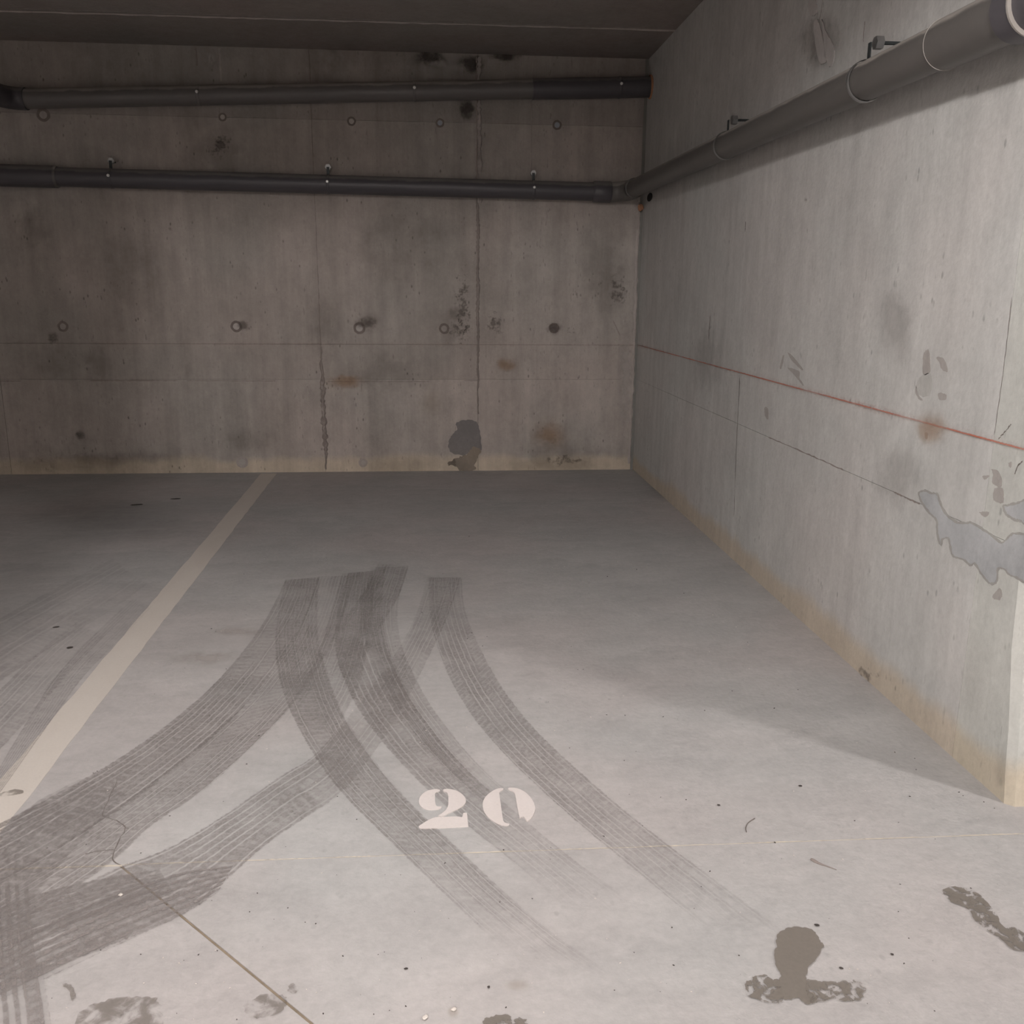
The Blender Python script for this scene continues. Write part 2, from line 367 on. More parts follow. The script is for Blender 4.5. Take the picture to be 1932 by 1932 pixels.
# grouting smeared on top of the joints, broken up
for a, b in [((0, 1640), (80, 1637)), ((232, 1631), (420, 1620)), ((430, 1619), (600, 1611)), ((620, 1609), (720, 1604)), ((760, 1603), (1010, 1592)), ((1040, 1591), (1180, 1586)), ((1200, 1585), (1330, 1583)), ((1390, 1582), (1560, 1578)), ((1600, 1577), (1740, 1573)), ((1780, 1571), (1932, 1568))]:
    A, B = floor_at(*a), floor_at(*b); n = 22; bm = bmesh.new(); prev = None
    for i in range(n+1):
        p = A.lerp(B, i/n); q = jpt(p.x); w = .0027*random.uniform(.25, 1.1)*min(1, 4*min(i, n-i)/n+.15)
        pr = (bm.verts.new((q.x, q.y+w+random.uniform(-.001, .001), .0007)), bm.verts.new((q.x, q.y-w, .0007)))
        if prev: bm.faces.new((prev[0], prev[1], pr[1], pr[0]))
        prev = pr
    from_bm('joint_grout', bm, 'joint_tan', floor)
def crackline(name, pts, w, fn, nrm, parent, mat='crack', n=30, jit=.004):
    P = spline([fn(*p) for p in pts], n); bm = bmesh.new(); prev = None
    for i, p in enumerate(P):
        d = (P[min(i+1, n)]-P[max(i-1, 0)]); s = d.cross(nrm).normalized(); c = p+s*random.uniform(-jit, jit)*.5+nrm*.0006
        ww = w*random.uniform(.4, 1.2)*(.25 if i in (0, n) else 1)
        pr = (bm.verts.new(c+s*ww), bm.verts.new(c-s*ww))
        if prev: bm.faces.new((prev[0], prev[1], pr[1], pr[0]))
        prev = pr
    return from_bm(name, bm, mat, parent)
UPV = Vector((0, 0, 1))
crackline('crack', [(222, 1470), (205, 1510), (192, 1538), (210, 1545), (228, 1553), (236, 1565), (222, 1590), (212, 1622), (228, 1632)], .0016, floor_at, UPV, floor)
crackline('crack', [(160, 1612), (185, 1606), (215, 1603)], .0016, floor_at, UPV, floor)

# ---- back wall: cast panels between form joints
wb = empty('wall_back', (0, YB, 0)); tag(wb, 'raw cast concrete back wall with tie holes and form joints', 'wall', kind='structure')
def P0(o):      # keep children in world space under an Empty that is not at the origin
    o.matrix_parent_inverse = o.parent.matrix_world.inverted(); return o
bm = bmesh.new(); box(bm, (-7, YB+.012, -.1), (XR+.3, YB+.3, HC+.1)); P0(from_bm('wall_core', bm, 'groove', wb))
cols = [-4.6, -3.27, -.874, .336, XR-.022]; rows = [0.0, .73, 2.612, HC]
tones = {(0, 0): .94, (0, 1): .92, (0, 2): .80, (1, 0): .99, (1, 1): .93, (1, 2): .80, (2, 0): 1.06, (2, 1): .95, (2, 2): .82, (3, 0): 1.04, (3, 1): 1.0, (3, 2): .84}  # panel tones; upper-left ones darkened where the light falls off
proud = {(1, 0): .0, (1, 1): .0015, (2, 0): -.001, (2, 1): .002, (3, 0): .001, (3, 1): .0}
for i in range(4):
    for j in range(3):
        bm = bmesh.new(); g = .0012
        box(bm, (cols[i]+g, YB-proud.get((i, j), 0), rows[j]+(g*.6 if j else -.05)), (cols[i+1]-g, YB+.06, rows[j+1]-g*.6))
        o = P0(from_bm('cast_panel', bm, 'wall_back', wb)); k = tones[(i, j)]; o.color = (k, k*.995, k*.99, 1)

def fin(name, z0, z1, x, w, proudv, mat, n=50, drift=.004, wlist=None):     # grout ridge squeezed out of a form joint
    bm = bmesh.new(); prev = None; cx = x
    for i in range(n+1):
        t = i/n; z = z0+(z1-z0)*t; cx += random.uniform(-drift, drift)*.5; cx += (x-cx)*.15
        ww = w*random.uniform(.55, 1.25)
        if wlist: k = t*(len(wlist)-1); a = min(int(k), len(wlist)-2); ww *= wlist[a]*(1-k+a)+wlist[a+1]*(k-a)
        pr = [bm.verts.new((cx-ww, YB-.0005, z)), bm.verts.new((cx-ww*.3, YB-proudv*random.uniform(.5, 1.1), z)), bm.verts.new((cx+ww*.5, YB-proudv*random.uniform(.5, 1.0), z)), bm.verts.new((cx+ww, YB-.0005, z))]
        if prev:
            for a in range(3): bm.faces.new((prev[a], prev[a+1], pr[a+1], pr[a]))
        prev = pr
    return P0(from_bm(name, bm, mat, wb))
fin('seam_fin', .02, .98, -.872, .017, .011, 'fin', 60, .008, [.3, .6, 1.2, 1.4, 1.2, .9, 1.5, 1.1, .5, .35])
fin('seam_fin', .30, .74, -.880, .006, .014, 'fin_pale', 40, .008, [.4, 1, .6, 1.2, .5, 1, 1.3, .4])
fin('seam_fin', .98, 3.05, -.874, .0045, .003, 'fin', 70, .003)
fin('seam_fin', .46, 2.05, .336, .013, .010, 'fin', 90, .005, [.5, .6, .8, 1, 1.2, 1, 1.1, .9])
fin('seam_fin', 2.05, 3.06, .350, .017, .012, 'fin_pale', 60, .006)
fin('seam_fin', 2.05, 3.06, .328, .008, .006, 'fin', 60, .006)
fin('seam_fin', 2.10, 3.05, .735, .004, .004, 'fin_pale', 40, .003)
fin('seam_fin', 2.95, 3.07, -1.665, .006, .004, 'fin', 10)
fin('seam_fin', 2.85, 3.07, -1.50, .010, .004, 'fin_pale', 10)
fin('seam_fin', .05, 2.02, XR-.030, .012, .006, 'fin_pale', 60, .006)
bm = bmesh.new(); box(bm, (XR-.024, YB+.004, 0), (XR+.001, YB+.03, HC)); P0(from_bm('corner_joint', bm, 'corner', wb))
# horizontal board joint lines
def hline(pxs, w, mat='fin'):
    return P0(crackline('board_mark', pxs, w, back_at, Vector((0, -1, 0)), wb, mat, 40, .003))
hline([(0, 719), (40, 719)], .004); hline([(170, 718), (240, 718), (335, 718)], .005); hline([(352, 718), (520, 719)], .003)
hline([(618, 720), (720, 720), (810, 720)], .003); hline([(876, 718), (910, 718)], .003); hline([(1050, 717), (1190, 717)], .0022)
hline([(300, 229), (600, 231), (1000, 233)], .0026)

# tie holes: rim and plug
def tie(px, py, r, plug, ring=True, rim='tie_ring'):
    c = back_at(px, py); y = YB-.0022; bm = bmesh.new(); seg = 20
    R0, R1 = r*1.35, r*.78
    prs = []
    for k in range(seg):
        a = 2*math.pi*k/seg; j = random.uniform(.96, 1.05)
        prs.append([bm.verts.new((c.x+q*j*math.cos(a), yy, c.z+q*j*math.sin(a))) for q, yy in ((R0, y+.0002), (r, y-.0025), (R1, y-.0005))])
    for k in range(seg):
        A, B = prs[k], prs[(k+1) % seg]
        for q in range(2): bm.faces.new((A[q], B[q], B[q+1], A[q+1]))
    rim_o = P0(from_bm('tie_hole', bm, rim if ring else 'fin_pale', wb, True))
    bm = bmesh.new(); prism(bm, [Vector((c.x+R1*.98*math.cos(2*math.pi*k/seg), y-.0003, c.z+R1*.98*math.sin(2*math.pi*k/seg))) for k in range(seg)], Vector((0, .002, 0)))
    p = from_bm('plug', bm, plug, rim_o); p.matrix_parent_inverse = Matrix.Identity(4)
for a in [(119, 616, .030, 'wall_back'), (446, 616, .032, 'tie_plug'), (678, 619, .034, 'tie_plug'), (838, 620, .030, 'wall_back'), (1045, 619, .030, 'tie_plug_dark'),
          (420, 221, .022, 'tie_plug'), (663, 229, .024, 'tie_plug'), (830, 232, .024, 'tie_plug_blue'), (1051, 236, .026, 'tie_plug_blue'), (82, 217, .034, 'wall_back')]: tie(*a)
for a in [(457, 872, .034, 'tie_plug', False), (685, 873, .026, 'tie_plug', False)]: tie(*a)

def wall_patch(name, pts, fn, nrm, thick, mat, parent, n=80, amp=.004):
    P = ragged([fn(*p) for p in pts], n, amp, nrm); bm = bmesh.new()
    prism(bm, [p-nrm*.002 for p in P], nrm*(thick+.002)); bmesh.ops.triangulate(bm, faces=[f for f in bm.faces if len(f.verts) > 4])
    return P0(from_bm(name, bm, mat, parent))
BN = Vector((0, -1, 0)); SN = Vector((-1, 0, 0))
K = 420/1932
def cz(x0, y0, k, pts): return [(x0+a*k, y0+b*k) for a, b in pts]
wall_patch('mortar_patch', cz(540, 560, K, [(1475, 1100), (1530, 1075), (1610, 1070), (1660, 1095), (1680, 1160), (1690, 1240), (1695, 1330), (1650, 1350), (1600, 1330), (1560, 1370), (1490, 1370), (1430, 1350), (1405, 1300), (1415, 1245), (1440, 1200), (1480, 1150)]), back_at, BN, .006, 'mortar', wb, 70, .005)
wall_patch('crumbled_mortar', cz(540, 560, K, [(1560, 1370), (1600, 1320), (1650, 1300), (1690, 1330), (1660, 1400), (1630, 1460), (1640, 1500), (1560, 1520), (1500, 1505), (1470, 1470), (1400, 1455), (1440, 1420), (1500, 1390)]), back_at, BN, .007, 'mortar_low', wb, 60, .008)

def stain(name, px0, py0, px1, py1, fn, nrm, mat, parent, lift=.003):
    q = [fn(px0, py1), fn(px1, py1), fn(px1, py0), fn(px0, py0)]
    o = quad_uv(name, [c+nrm*lift for c in q], mat, parent)
    return P0(o) if parent else o
lf = .0034
for b in [(560, 60, 900, 150, 'st_damp'), (775, 88, 845, 130, 'st_black'), (855, 95, 925, 145, 'st_black'), (910, 92, 1000, 120, 'st_black'), (860, 180, 905, 235, 'st_black'),
          (380, 225, 450, 320, 'st_pit'), (330, 215, 520, 360, 'st_damp'), (800, 560, 900, 680, 'st_damp'), (905, 570, 960, 650, 'st_pit'), (560, 520, 660, 720, 'st_damp'),
          (845, 450, 900, 700, 'st_pit'), (620, 360, 900, 560, 'st_damp'), (600, 640, 860, 760, 'st_damp'), (830, 580, 900, 660, 'st_pit'), (660, 575, 730, 640, 'st_damp'),
          (660, 592, 722, 626, 'st_dark'), (440, 600, 478, 628, 'st_dark'), (85, 622, 116, 652, 'st_dark'), (138, 808, 164, 834, 'st_dark'), (840, 570, 880, 612, 'st_damp'), (1025, 604, 1066, 636, 'st_dark'), (1060, 605, 1090, 640, 'st_pit'),
          (925, 670, 985, 705, 'st_rust'), (600, 700, 700, 740, 'st_rust'), (990, 780, 1080, 860, 'st_rust'), (790, 720, 840, 800, 'st_tan'),
          (930, 820, 1180, 900, 'st_damp'), (1000, 850, 1130, 885, 'st_pit'), (0, 850, 300, 900, 'st_tan'), (40, 846, 420, 884, 'st_damp'), (640, 850, 860, 905, 'st_tan'), (900, 860, 1180, 900, 'st_tan'),
          (160, 380, 330, 640, 'st_damp'), (0, 380, 120, 500, 'st_damp'), (1130, 500, 1200, 600, 'st_pit'), (1080, 400, 1200, 640, 'st_damp'), (380, 800, 560, 860, 'st_damp'),
          (150, 620, 220, 760, 'st_damp'), (1160, 560, 1200, 860, 'st_pale'), (560, 20, 660, 180, 'st_damp'), (380, 90, 420, 140, 'st_pale'), (0, 640, 200, 720, 'st_damp'), (800, 110, 850, 132, 'st_pale')]:
    stain('wall_stain', *b[:4], back_at, BN, b[4], wb, lf); lf += .00012
crackline_o = P0(crackline('crack', [(1156, 604), (1163, 618), (1170, 634)], .004, back_at, BN, wb, 'fin'))

# ---- side wall: cast panels, free end chamfered
ws = empty('wall_right', (XR, YF, 0)); tag(ws, 'pale cast concrete side wall ending in a chamfered free edge', 'wall', kind='structure')
prof = [(0.0, YF), (.10, YF+.022), (.22, YF+.034), (.45, YF+.068), (.62, YF+.08), (.73, YF+.088)]     # slightly leaning free edge
def yend(z):
    for (a, p), (b, q) in zip(prof, prof[1:]):
        if z <= b: return p+(q-p)*(z-a)/(b-a)
    return prof[-1][1]+.006*(z-.73)
CH = .020; TH = .20
def end_panel(z0, z1, y1, g=.0008, px=0.0):
    bm = bmesh.new(); prev = None; zs = [z0]+[z for z, _ in prof if z0 < z < z1]+[z1]
    for z in zs:
        e = yend(max(z, 0)); zz = z-(.05 if z == 0 else 0)
        j = random.uniform(-.003, .003)
        ring = [bm.verts.new(q) for q in ((XR-px, e+CH+j, zz), (XR+CH+j, e, zz), (XR+TH, e, zz), (XR+TH, y1-g, zz), (XR-px, y1-g, zz))]
        if prev:
            for a in range(5): bm.faces.new((prev[a], prev[(a+1) % 5], ring[(a+1) % 5], ring[a]))
        else: bm.faces.new(ring[::-1])
        prev = ring
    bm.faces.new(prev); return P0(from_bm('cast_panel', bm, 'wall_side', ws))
YS = [2.487, 4.71, YB+.05]
for z0, z1, k in ((0, .7315, 1.0), (.733, HC, 1.0)):
    o = end_panel(z0, z1, YS[0]); o.color = (k*.985, k, k*.975, 1)
for j, (ya, yb_) in enumerate(zip(YS, YS[1:])):
    for z0, z1, k in ((-.05, .7315, (1.0, 1.0)[j]), (.733, HC, (1.0, .98)[j])):
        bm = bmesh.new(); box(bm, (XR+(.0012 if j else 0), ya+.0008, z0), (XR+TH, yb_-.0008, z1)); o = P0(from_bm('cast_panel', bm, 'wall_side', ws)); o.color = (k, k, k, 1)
bm = bmesh.new(); box(bm, (XR+.012, 2.6, -.05), (XR+TH-.01, YB, HC-.01)); P0(from_bm('wall_core', bm, 'groove', ws))

def side_crack(pts, w, mat='fin', jit=.003): return P0(crackline('board_mark', pts, w, side_at, SN, ws, mat, 30, jit))
side_crack([(1450, 825), (1500, 846), (1545, 866), (1592, 887)], .0032); side_crack([(1686, 928), (1712, 940), (1736, 951)], .0030)
side_crack([(1396, 712), (1392, 790), (1388, 880), (1385, 975)], .0028, 'crack'); side_crack([(1909, 560), (1896, 680), (1876, 820)], .0012, 'crack')
side_crack([(1884, 828), (1896, 815), (1908, 800)], .0018, 'crack'); side_crack([(1552, 0), (1548, 30), (1540, 60)], .003, 'fin')
side_crack([(1632, 40), (1630, 60), (1629, 80)], .003, 'fin'); side_crack([(1930, 870), (1920, 880), (1915, 895)], .002, 'crack')
side_crack([(1407, 418), (1406, 437)], .004, 'crack'); side_crack([(1340, 595), (1337, 640)], .006, 'fin')
k4 = 332/1604
pp = cz(1600, 850, k4, [(640, 380), (700, 355), (760, 380), (820, 390), (850, 470), (900, 570), (990, 640), (1080, 650), (1130, 650), (1220, 700), (1310, 760), (1400, 830), (1470, 770), (1530, 745), (1640, 760), (1700, 800), (1700, 1180), (1600, 1200), (1540, 1170), (1470, 1140), (1420, 1090), (1380, 1080), (1370, 1180), (1330, 1225), (1270, 1205), (1210, 1130), (1150, 1035), (1120, 1055), (1060, 1010), (1000, 990), (945, 960), (925, 880), (905, 805), (870, 815), (855, 870), (825, 840), (805, 740), (800, 640), (750, 590), (680, 500), (650, 440)])
wall_patch('cement_smear_rim', pp, side_at, SN, .0008, 'paste_edge', ws, 160, .0022)
cx_ = sum(p[0] for p in pp)/len(pp)
def shrink(pts, d):      # move an outline inward
    q = []; n = len(pts)
    for i in range(n):
        a, b, c = pts[i-1], pts[i], pts[(i+1) % n]; tx, ty = c[0]-a[0], c[1]-a[1]; l = math.hypot(tx, ty) or 1
        q.append((b[0]-ty/l*d, b[1]+tx/l*d))
    return q
wall_patch('cement_smear', shrink(pp, 4.2), side_at, SN, .0014, 'paste', ws, 160, .0016)
pq = cz(1600, 850, k4, [(1410, 500), (1450, 490), (1540, 470), (1660, 450), (1660, 680), (1570, 650), (1520, 640), (1450, 600), (1420, 560)])
wall_patch('cement_smear_rim', pq, side_at, SN, .0008, 'paste_edge', ws, 70, .002); wall_patch('cement_smear', shrink(pq, 4.5), side_at, SN, .0014, 'paste', ws, 70, .0015)
for pts in ([(1310, 170), (1370, 190), (1400, 250), (1395, 330), (1340, 315), (1315, 290), (1325, 220)], [(1340, 345), (1410, 350), (1420, 410), (1415, 475), (1350, 470), (1325, 430)],
            [(1230, 230), (1285, 228), (1270, 255), (1240, 262)], [(1200, 560), (1280, 560), (1270, 600), (1235, 600)], [(1320, 1340), (1350, 1280), (1390, 1260), (1405, 1320), (1375, 1365)], [(1465, 115), (1490, 105), (1490, 150), (1470, 150)]):
    wall_patch('peeled_patch', cz(1600, 850, k4, pts), side_at, SN, .0007, 'peel', ws, 30, .0015)
k7 = 512/1932
for pts, mt in (([(1220, 400), (1255, 380), (1265, 470), (1262, 540), (1215, 550), (1212, 470)], 'peel'), ([(1180, 590), (1215, 555), (1265, 550), (1278, 620), (1262, 695), (1215, 712), (1180, 690), (1165, 640)], 'peel_pale'),
                ([(1165, 630), (1178, 690), (1210, 735), (1185, 730), (1160, 680)], 'peel'), ([(1325, 685), (1380, 700), (1370, 735), (1330, 730)], 'peel'), ([(1310, 430), (1360, 440), (1390, 530), (1350, 520), (1330, 470)], 'peel'),
                ([(1228, 965), (1250, 975), (1240, 1015), (1228, 1000)], 'peel'), ([(250, 395), (300, 440), (355, 510), (350, 520), (285, 460)], 'peel'), ([(250, 505), (330, 530), (335, 580), (360, 620), (355, 630), (310, 570)], 'peel'),
                ([(215, 420), (225, 430), (205, 510), (195, 500)], 'peel'), ([(85, 790), (110, 800), (112, 870), (90, 850)], 'peel')):
    wall_patch('peeled_patch', cz(1420, 560, k7, pts), side_at, SN, .0007, mt, ws, 30, .0015)
for pts in ([(1528, 2), (1540, 0), (1542, 25), (1530, 28)], [(1537, 45), (1545, 40), (1555, 80), (1560, 115), (1548, 118), (1540, 80)], [(1552, 40), (1560, 60), (1575, 90), (1572, 120), (1562, 118)]):
    wall_patch('pale_drip', pts, side_at, SN, .0050, 'drip', ws, 30, .003)
lf = .0034
for b in [(1495, 0, 1610, 150, 'st_brown'), (1290, 590, 1380, 760, 'st_damp'), (1650, 500, 1740, 720, 'st_damp'), (1640, 800, 1760, 1000, 'st_damp'), (1720, 760, 1800, 850, 'st_rust'),
          (1870, 1400, 1912, 1500, 'st_damp'), (1600, 1240, 1680, 1300, 'st_pit'), (1518, 372, 1526, 382, 'st_pale')]:
    stain('wall_stain', *b[:4], side_at, SN, b[4], ws, lf); lf += .00012
# core hole with foam under the corner bend; its shade is a flat black disc
c = side_at(1226, 372); bm = bmesh.new()
prism(bm, [Vector((XR-.0015, c.y+.085*math.cos(a*math.pi/12), c.z+.030*math.sin(a*math.pi/12))) for a in range(24)], Vector((.001, 0, 0))); P0(from_bm('core_hole_disc', bm, 'hole', ws))

# ---- ceiling panels, added beam and column that shape the light, walls round the aisle
ce = empty('ceiling', (0, 0, HC)); tag(ce, 'dark bare concrete ceiling with a cast joint', 'ceiling', kind='structure')
for ya, yb_ in ((-5, 2.0), (2.0, 6.47), (6.474, YB+.3)):
    bm = bmesh.new(); box(bm, (-7, ya, HC+(.003 if yb_ < 6.5 else 0)), (7, yb_, HC+.25)); o = P0(from_bm('ceiling_panel', bm, 'ceiling', ce)); o.color = (1, 1, 1, 1) if yb_ < 7 else (.92, .92, .92, 1)
bm = bmesh.new(); prev = None
for i in range(121):
    x = -7+8.6*i/120; y = 6.525-.035*(x+2.6)/4+random.uniform(-.004, .004); w = random.uniform(.002, .008)
    pr = [bm.verts.new((x, y-w, HC)), bm.verts.new((x, y, HC-random.uniform(.003, .009))), bm.verts.new((x, y+w, HC))]
    if prev:
        for a in range(2): bm.faces.new((prev[a], prev[a+1], pr[a+1], pr[a]))
    prev = pr
P0(from_bm('seam_fin', bm, 'fin_pale', ce))
bm = bmesh.new(); box(bm, (-7, 1.38, 2.50), (7, 1.60, HC+.01)); tag(from_bm('added_beam', bm, 'ceiling'), 'unseen concrete beam added to cut the lamp light high on the walls', 'beam', kind='structure')  # added out of view to shape the light falloff on the walls
bm = bmesh.new(); box(bm, (-2.02, 1.36, -.02), (-1.50, 1.86, 2.501)); tag(from_bm('added_column', bm, 'wall_other'), 'unseen square column added to shade the left side of the bays', 'column', kind='structure')  # invented blocker out of view, keeps lamp light off the left side
bm = bmesh.new(); box(bm, (-4.6, -5, -.1), (-4.4, YB+.01, HC+.1)); tag(from_bm('wall_left', bm, 'wall_other'), 'concrete wall at the far end of the garage', 'wall', kind='structure')
bm = bmesh.new(); box(bm, (-7.2, -5.2, -.1), (7.2, -5, HC+.1)); tag(from_bm('wall_front', bm, 'wall_other'), 'concrete wall across the driving aisle', 'wall', kind='structure')
bm = bmesh.new(); box(bm, (7, -5, -.1), (7.2, 7.6, HC+.1)); tag(from_bm('wall_aisle', bm, 'wall_other'), 'concrete wall at the end of the driving aisle', 'wall', kind='structure')

# ================================================================ PIPES
def clamp(parent, c, axis, r, wall_dir, bolt=True, screw=True, wd=.10, look=None):
    """steel band round the pipe, lug to the wall above with a bolt, screw head on the front"""
    a = axis.normalized(); bm = bmesh.new(); w = .011
    tube(bm, [c-a*w, c-a*w*.6, c+a*w*.6, c+a*w], [r+.001, r+.0035, r+.0035, r+.001], 32, False)
    o = from_bm('clamp', bm, 'pipe' if look is None else look, parent, True)
    if screw:
        s = c-wall_dir*(r+.0035)+Vector((0, 0, .012)); bm = bmesh.new()
        tube(bm, [s, s-wall_dir*.006, s-wall_dir*.010], [.0105, .0105, .006], 12); from_bm('screw', bm, 'screw', o, True)
    if bolt:
        b = c+Vector((0, 0, r+.055))+wall_dir*wd
        bm = bmesh.new(); tube(bm, [b, b-wall_dir*(wd*.75)], .006, 10); from_bm('rod', bm, 'black_steel', o, True)
        h = b-wall_dir*(wd*.75); bm = bmesh.new(); tube(bm, [h+wall_dir*.012, h-wall_dir*.014], .022, 6); from_bm('nut', bm, 'zinc', o)
        bm = bmesh.new(); l = c+Vector((0, 0, r)); s = a*.010
        prism(bm, [l-s, l+s, l+s+Vector((0, 0, .055)), l-s+Vector((0, 0, .055))], wall_dir*.004); from_bm('lug', bm, 'black_steel', o)
    return o
YP = YB-.105; R1 = .066
# upper run on the back wall
A0 = back_at(60, 185, YP-R1*.3); A1 = back_at(1228, 163, YP-R1*.3)
def up_z(x): return A0.z+(A1.z-A0.z)*(x-A0.x)/(A1.x-A0.x)
def upt(x): return Vector((x, YP, up_z(x)))
upipe = empty('drain_pipe', (0, YP, up_z(0))); tag(upipe, 'upper grey drain pipe on the back wall, just below the ceiling', 'pipe')
def pc(o): o.matrix_parent_inverse = upipe.matrix_world.inverted(); return o
xs = back_at(1005, 165, YP).x; xl = back_at(44, 186, YP).x
pc(cyl('pipe_section', upt(xl-.02), upt(xs), R1, 'pipe', upipe, 36)); 
pc(cyl('coupling', upt(xs-.002), upt(XR-.008), R1+.006, 'pipe_dark', upipe, 36))
bm = bmesh.new(); tube(bm, [upt(XR-.012), upt(XR-.004), upt(XR+.01)], [R1+.012, R1+.018, R1+.012], 24); pc(from_bm('wall_seal', bm, 'foam', upipe, True))
bm = bmesh.new()   # bend at the left end, coming forward out of the wall run
e0 = upt(xl); bend = [e0+Vector((.02, 0, 0)), e0]+[e0+Vector((-.11*math.sin(q), -.11*(1-math.cos(q)), 0)) for q in [math.pi/2*k/8 for k in range(1, 9)]]+[e0+Vector((-.11, -.30, 0))]
tube(bm, bend, R1+.008, 28); pc(from_bm('elbow', bm, 'pipe_dark', upipe, True))
for px, py in ((372, 180), (782, 173), (1172, 165)):
    x = back_at(px, py, YP-R1).x; o = clamp(upipe, upt(x), Vector((1, 0, 0)), R1+(.006 if px > 1100 else 0), Vector((0, 1, 0)), bolt=False, look='pipe_dark' if px > 1100 else 'pipe'); pc(o)

# lower run, round the corner and along the side wall
B0 = back_at(100, 333, YP-R1*.3); B1 = back_at(1150, 362, YP-R1*.3)
def lpt(x): return Vector((x, YP, B0.z+(B1.z-B0.z)*(x-B0.x)/(B1.x-B0.x)))
XP = XR-.128; R2 = .063
S0 = side_at(1640, 141, XP-R2*.55); S1 = side_at(1300, 302, XP-R2*.55)
def spt(y): return Vector((XP, y, S0.z+(S1.z-S0.z)*(y-S0.y)/(S1.y-S0.y)))
lpipe = empty('drain_pipe', (0, YP, lpt(0).z)); tag(lpipe, 'lower grey drain pipe along the back wall, turning the corner onto the side wall', 'pipe')
def pl(o): o.matrix_parent_inverse = lpipe.matrix_world.inverted(); return o
xe = XP-.13; ye = YP-.13; xsoc = back_at(100, 333, YP-R1).x
pl(cyl('pipe_section', lpt(xsoc-.05), lpt(xe-.02), R1, 'pipe_dark', lpipe, 36))
pl(cyl('socket', lpt(-3.9), lpt(xsoc), R1+.010, 'pipe_dark', lpipe, 36))
bm = bmesh.new(); tube(bm, [lpt(xsoc-.004), lpt(xsoc+.010)], [R1+.0115, R1+.004], 32); pl(from_bm('socket_rim', bm, 'pipe', lpipe, True))
bm = bmesh.new(); z0, z1 = lpt(xe).z, spt(ye).z
bend = [lpt(xe-.05), lpt(xe)]+[Vector((xe+.13*math.sin(q), YP-.13*(1-math.cos(q)), z0+(z1-z0)*q/(math.pi/2))) for q in [math.pi/2*k/10 for k in range(1, 11)]]+[spt(ye-.05)]
tube(bm, bend, R1+.006, 32); pl(from_bm('elbow', bm, 'pipe_side', lpipe, True))
bm = bmesh.new(); tube(bm, [lpt(xe-.15), lpt(xe-.14), lpt(xe-.02), lpt(xe-.01)], [R1+.004, R1+.011, R1+.011, R1+.004], 32); pl(from_bm('coupling', bm, 'pipe_dark', lpipe, True))
def side_y(px, py): return side_at(px, py, XP-R2*.9).y
ysec = side_y(1750, 75); ysoc = side_y(1883, 15)
pl(cyl('pipe_section', spt(ysec-.03), spt(ye-.04), R2, 'pipe_side', lpipe, 40))
pl(cyl('pipe_section', spt(ysoc-.05), spt(ysec), R2+.007, 'pipe_side', lpipe, 40))
bm = bmesh.new(); tube(bm, [spt(ysec-.004), spt(ysec+.003)], [R2+.0085, R2+.004], 40); pl(from_bm('socket_rim', bm, 'rim', lpipe, True))
pl(cyl('coupling', spt(ysoc-.075), spt(ysoc), R2+.016, 'pipe_dark', lpipe, 40))
bm = bmesh.new(); tube(bm, [spt(ysoc-.085), spt(ysoc-.075)], [R2+.022, R2+.020], 40); pl(from_bm('socket_rim', bm, 'rim', lpipe, True))
pl(cyl('pipe_section', spt(-.2), spt(ysoc-.08), R2+.012, 'pipe_dark', lpipe, 40))
for px, py in ((205, 337), (618, 355), (1008, 368)):
    x = back_at(px, py, YP-R1).x; pl(clamp(lpipe, lpt(x), Vector((1, 0, 0)), R1, Vector((0, 1, 0)), wd=.105, look='pipe_dark'))
for px, py in ((1603, 160), (1350, 275)):
    pl(clamp(lpipe, spt(side_y(px, py)), Vector((0, 1, 0)), R2+.002, Vector((1, 0, 0)), screw=False, wd=.128, look='zinc'))
bm = bmesh.new(); c = Vector((XR-.03, YB-.05, lpt(XR).z-.10))
bmesh.ops.create_icosphere(bm, subdivisions=2, radius=.022, matrix=Matrix.Translation(c))
for v in bm.verts: v.co += Vector((random.uniform(-.006, .006), random.uniform(-.006, .006), random.uniform(-.006, .006)))
pl(from_bm('foam_seal', bm, 'foam', lpipe, True))

# ================================================================ FLOOR MARKINGS
l0, l1 = floor_at(491, 896), floor_at(0, 1473); r0, r1 = floor_at(520, 896), floor_at(0, 1574)
def ext(a, b, y): return a+(b-a)*((y-a.y)/(b.y-a.y))
n = 60; L = [ext(l0, l1, 7.20+(2.10-7.20)*i/n)+Vector((random.uniform(-.0025, .0025), 0, 0)) for i in range(n+1)]; R = [ext(r0, r1, 7.20+(2.10-7.20)*i/n)+Vector((random.uniform(-.0025, .0025), 0, 0)) for i in range(n+1)]
bm = bmesh.new(); va = [[bm.verts.new((p.x, p.y, .0010)) for p in q] for q in (L, R)]; vb = [[bm.verts.new((p.x, p.y, 0)) for p in q] for q in (L, R)]
for i in range(n):
    bm.faces.new((va[0][i], va[0][i+1], va[1][i+1], va[1][i]))
    for s in (0, 1): bm.faces.new((va[s][i], va[s][i+1], vb[s][i+1], vb[s][i]))
tag(from_bm('parking_line', bm, 'line_paint'), 'cream painted bay line running across the floor to the back wall', 'line')

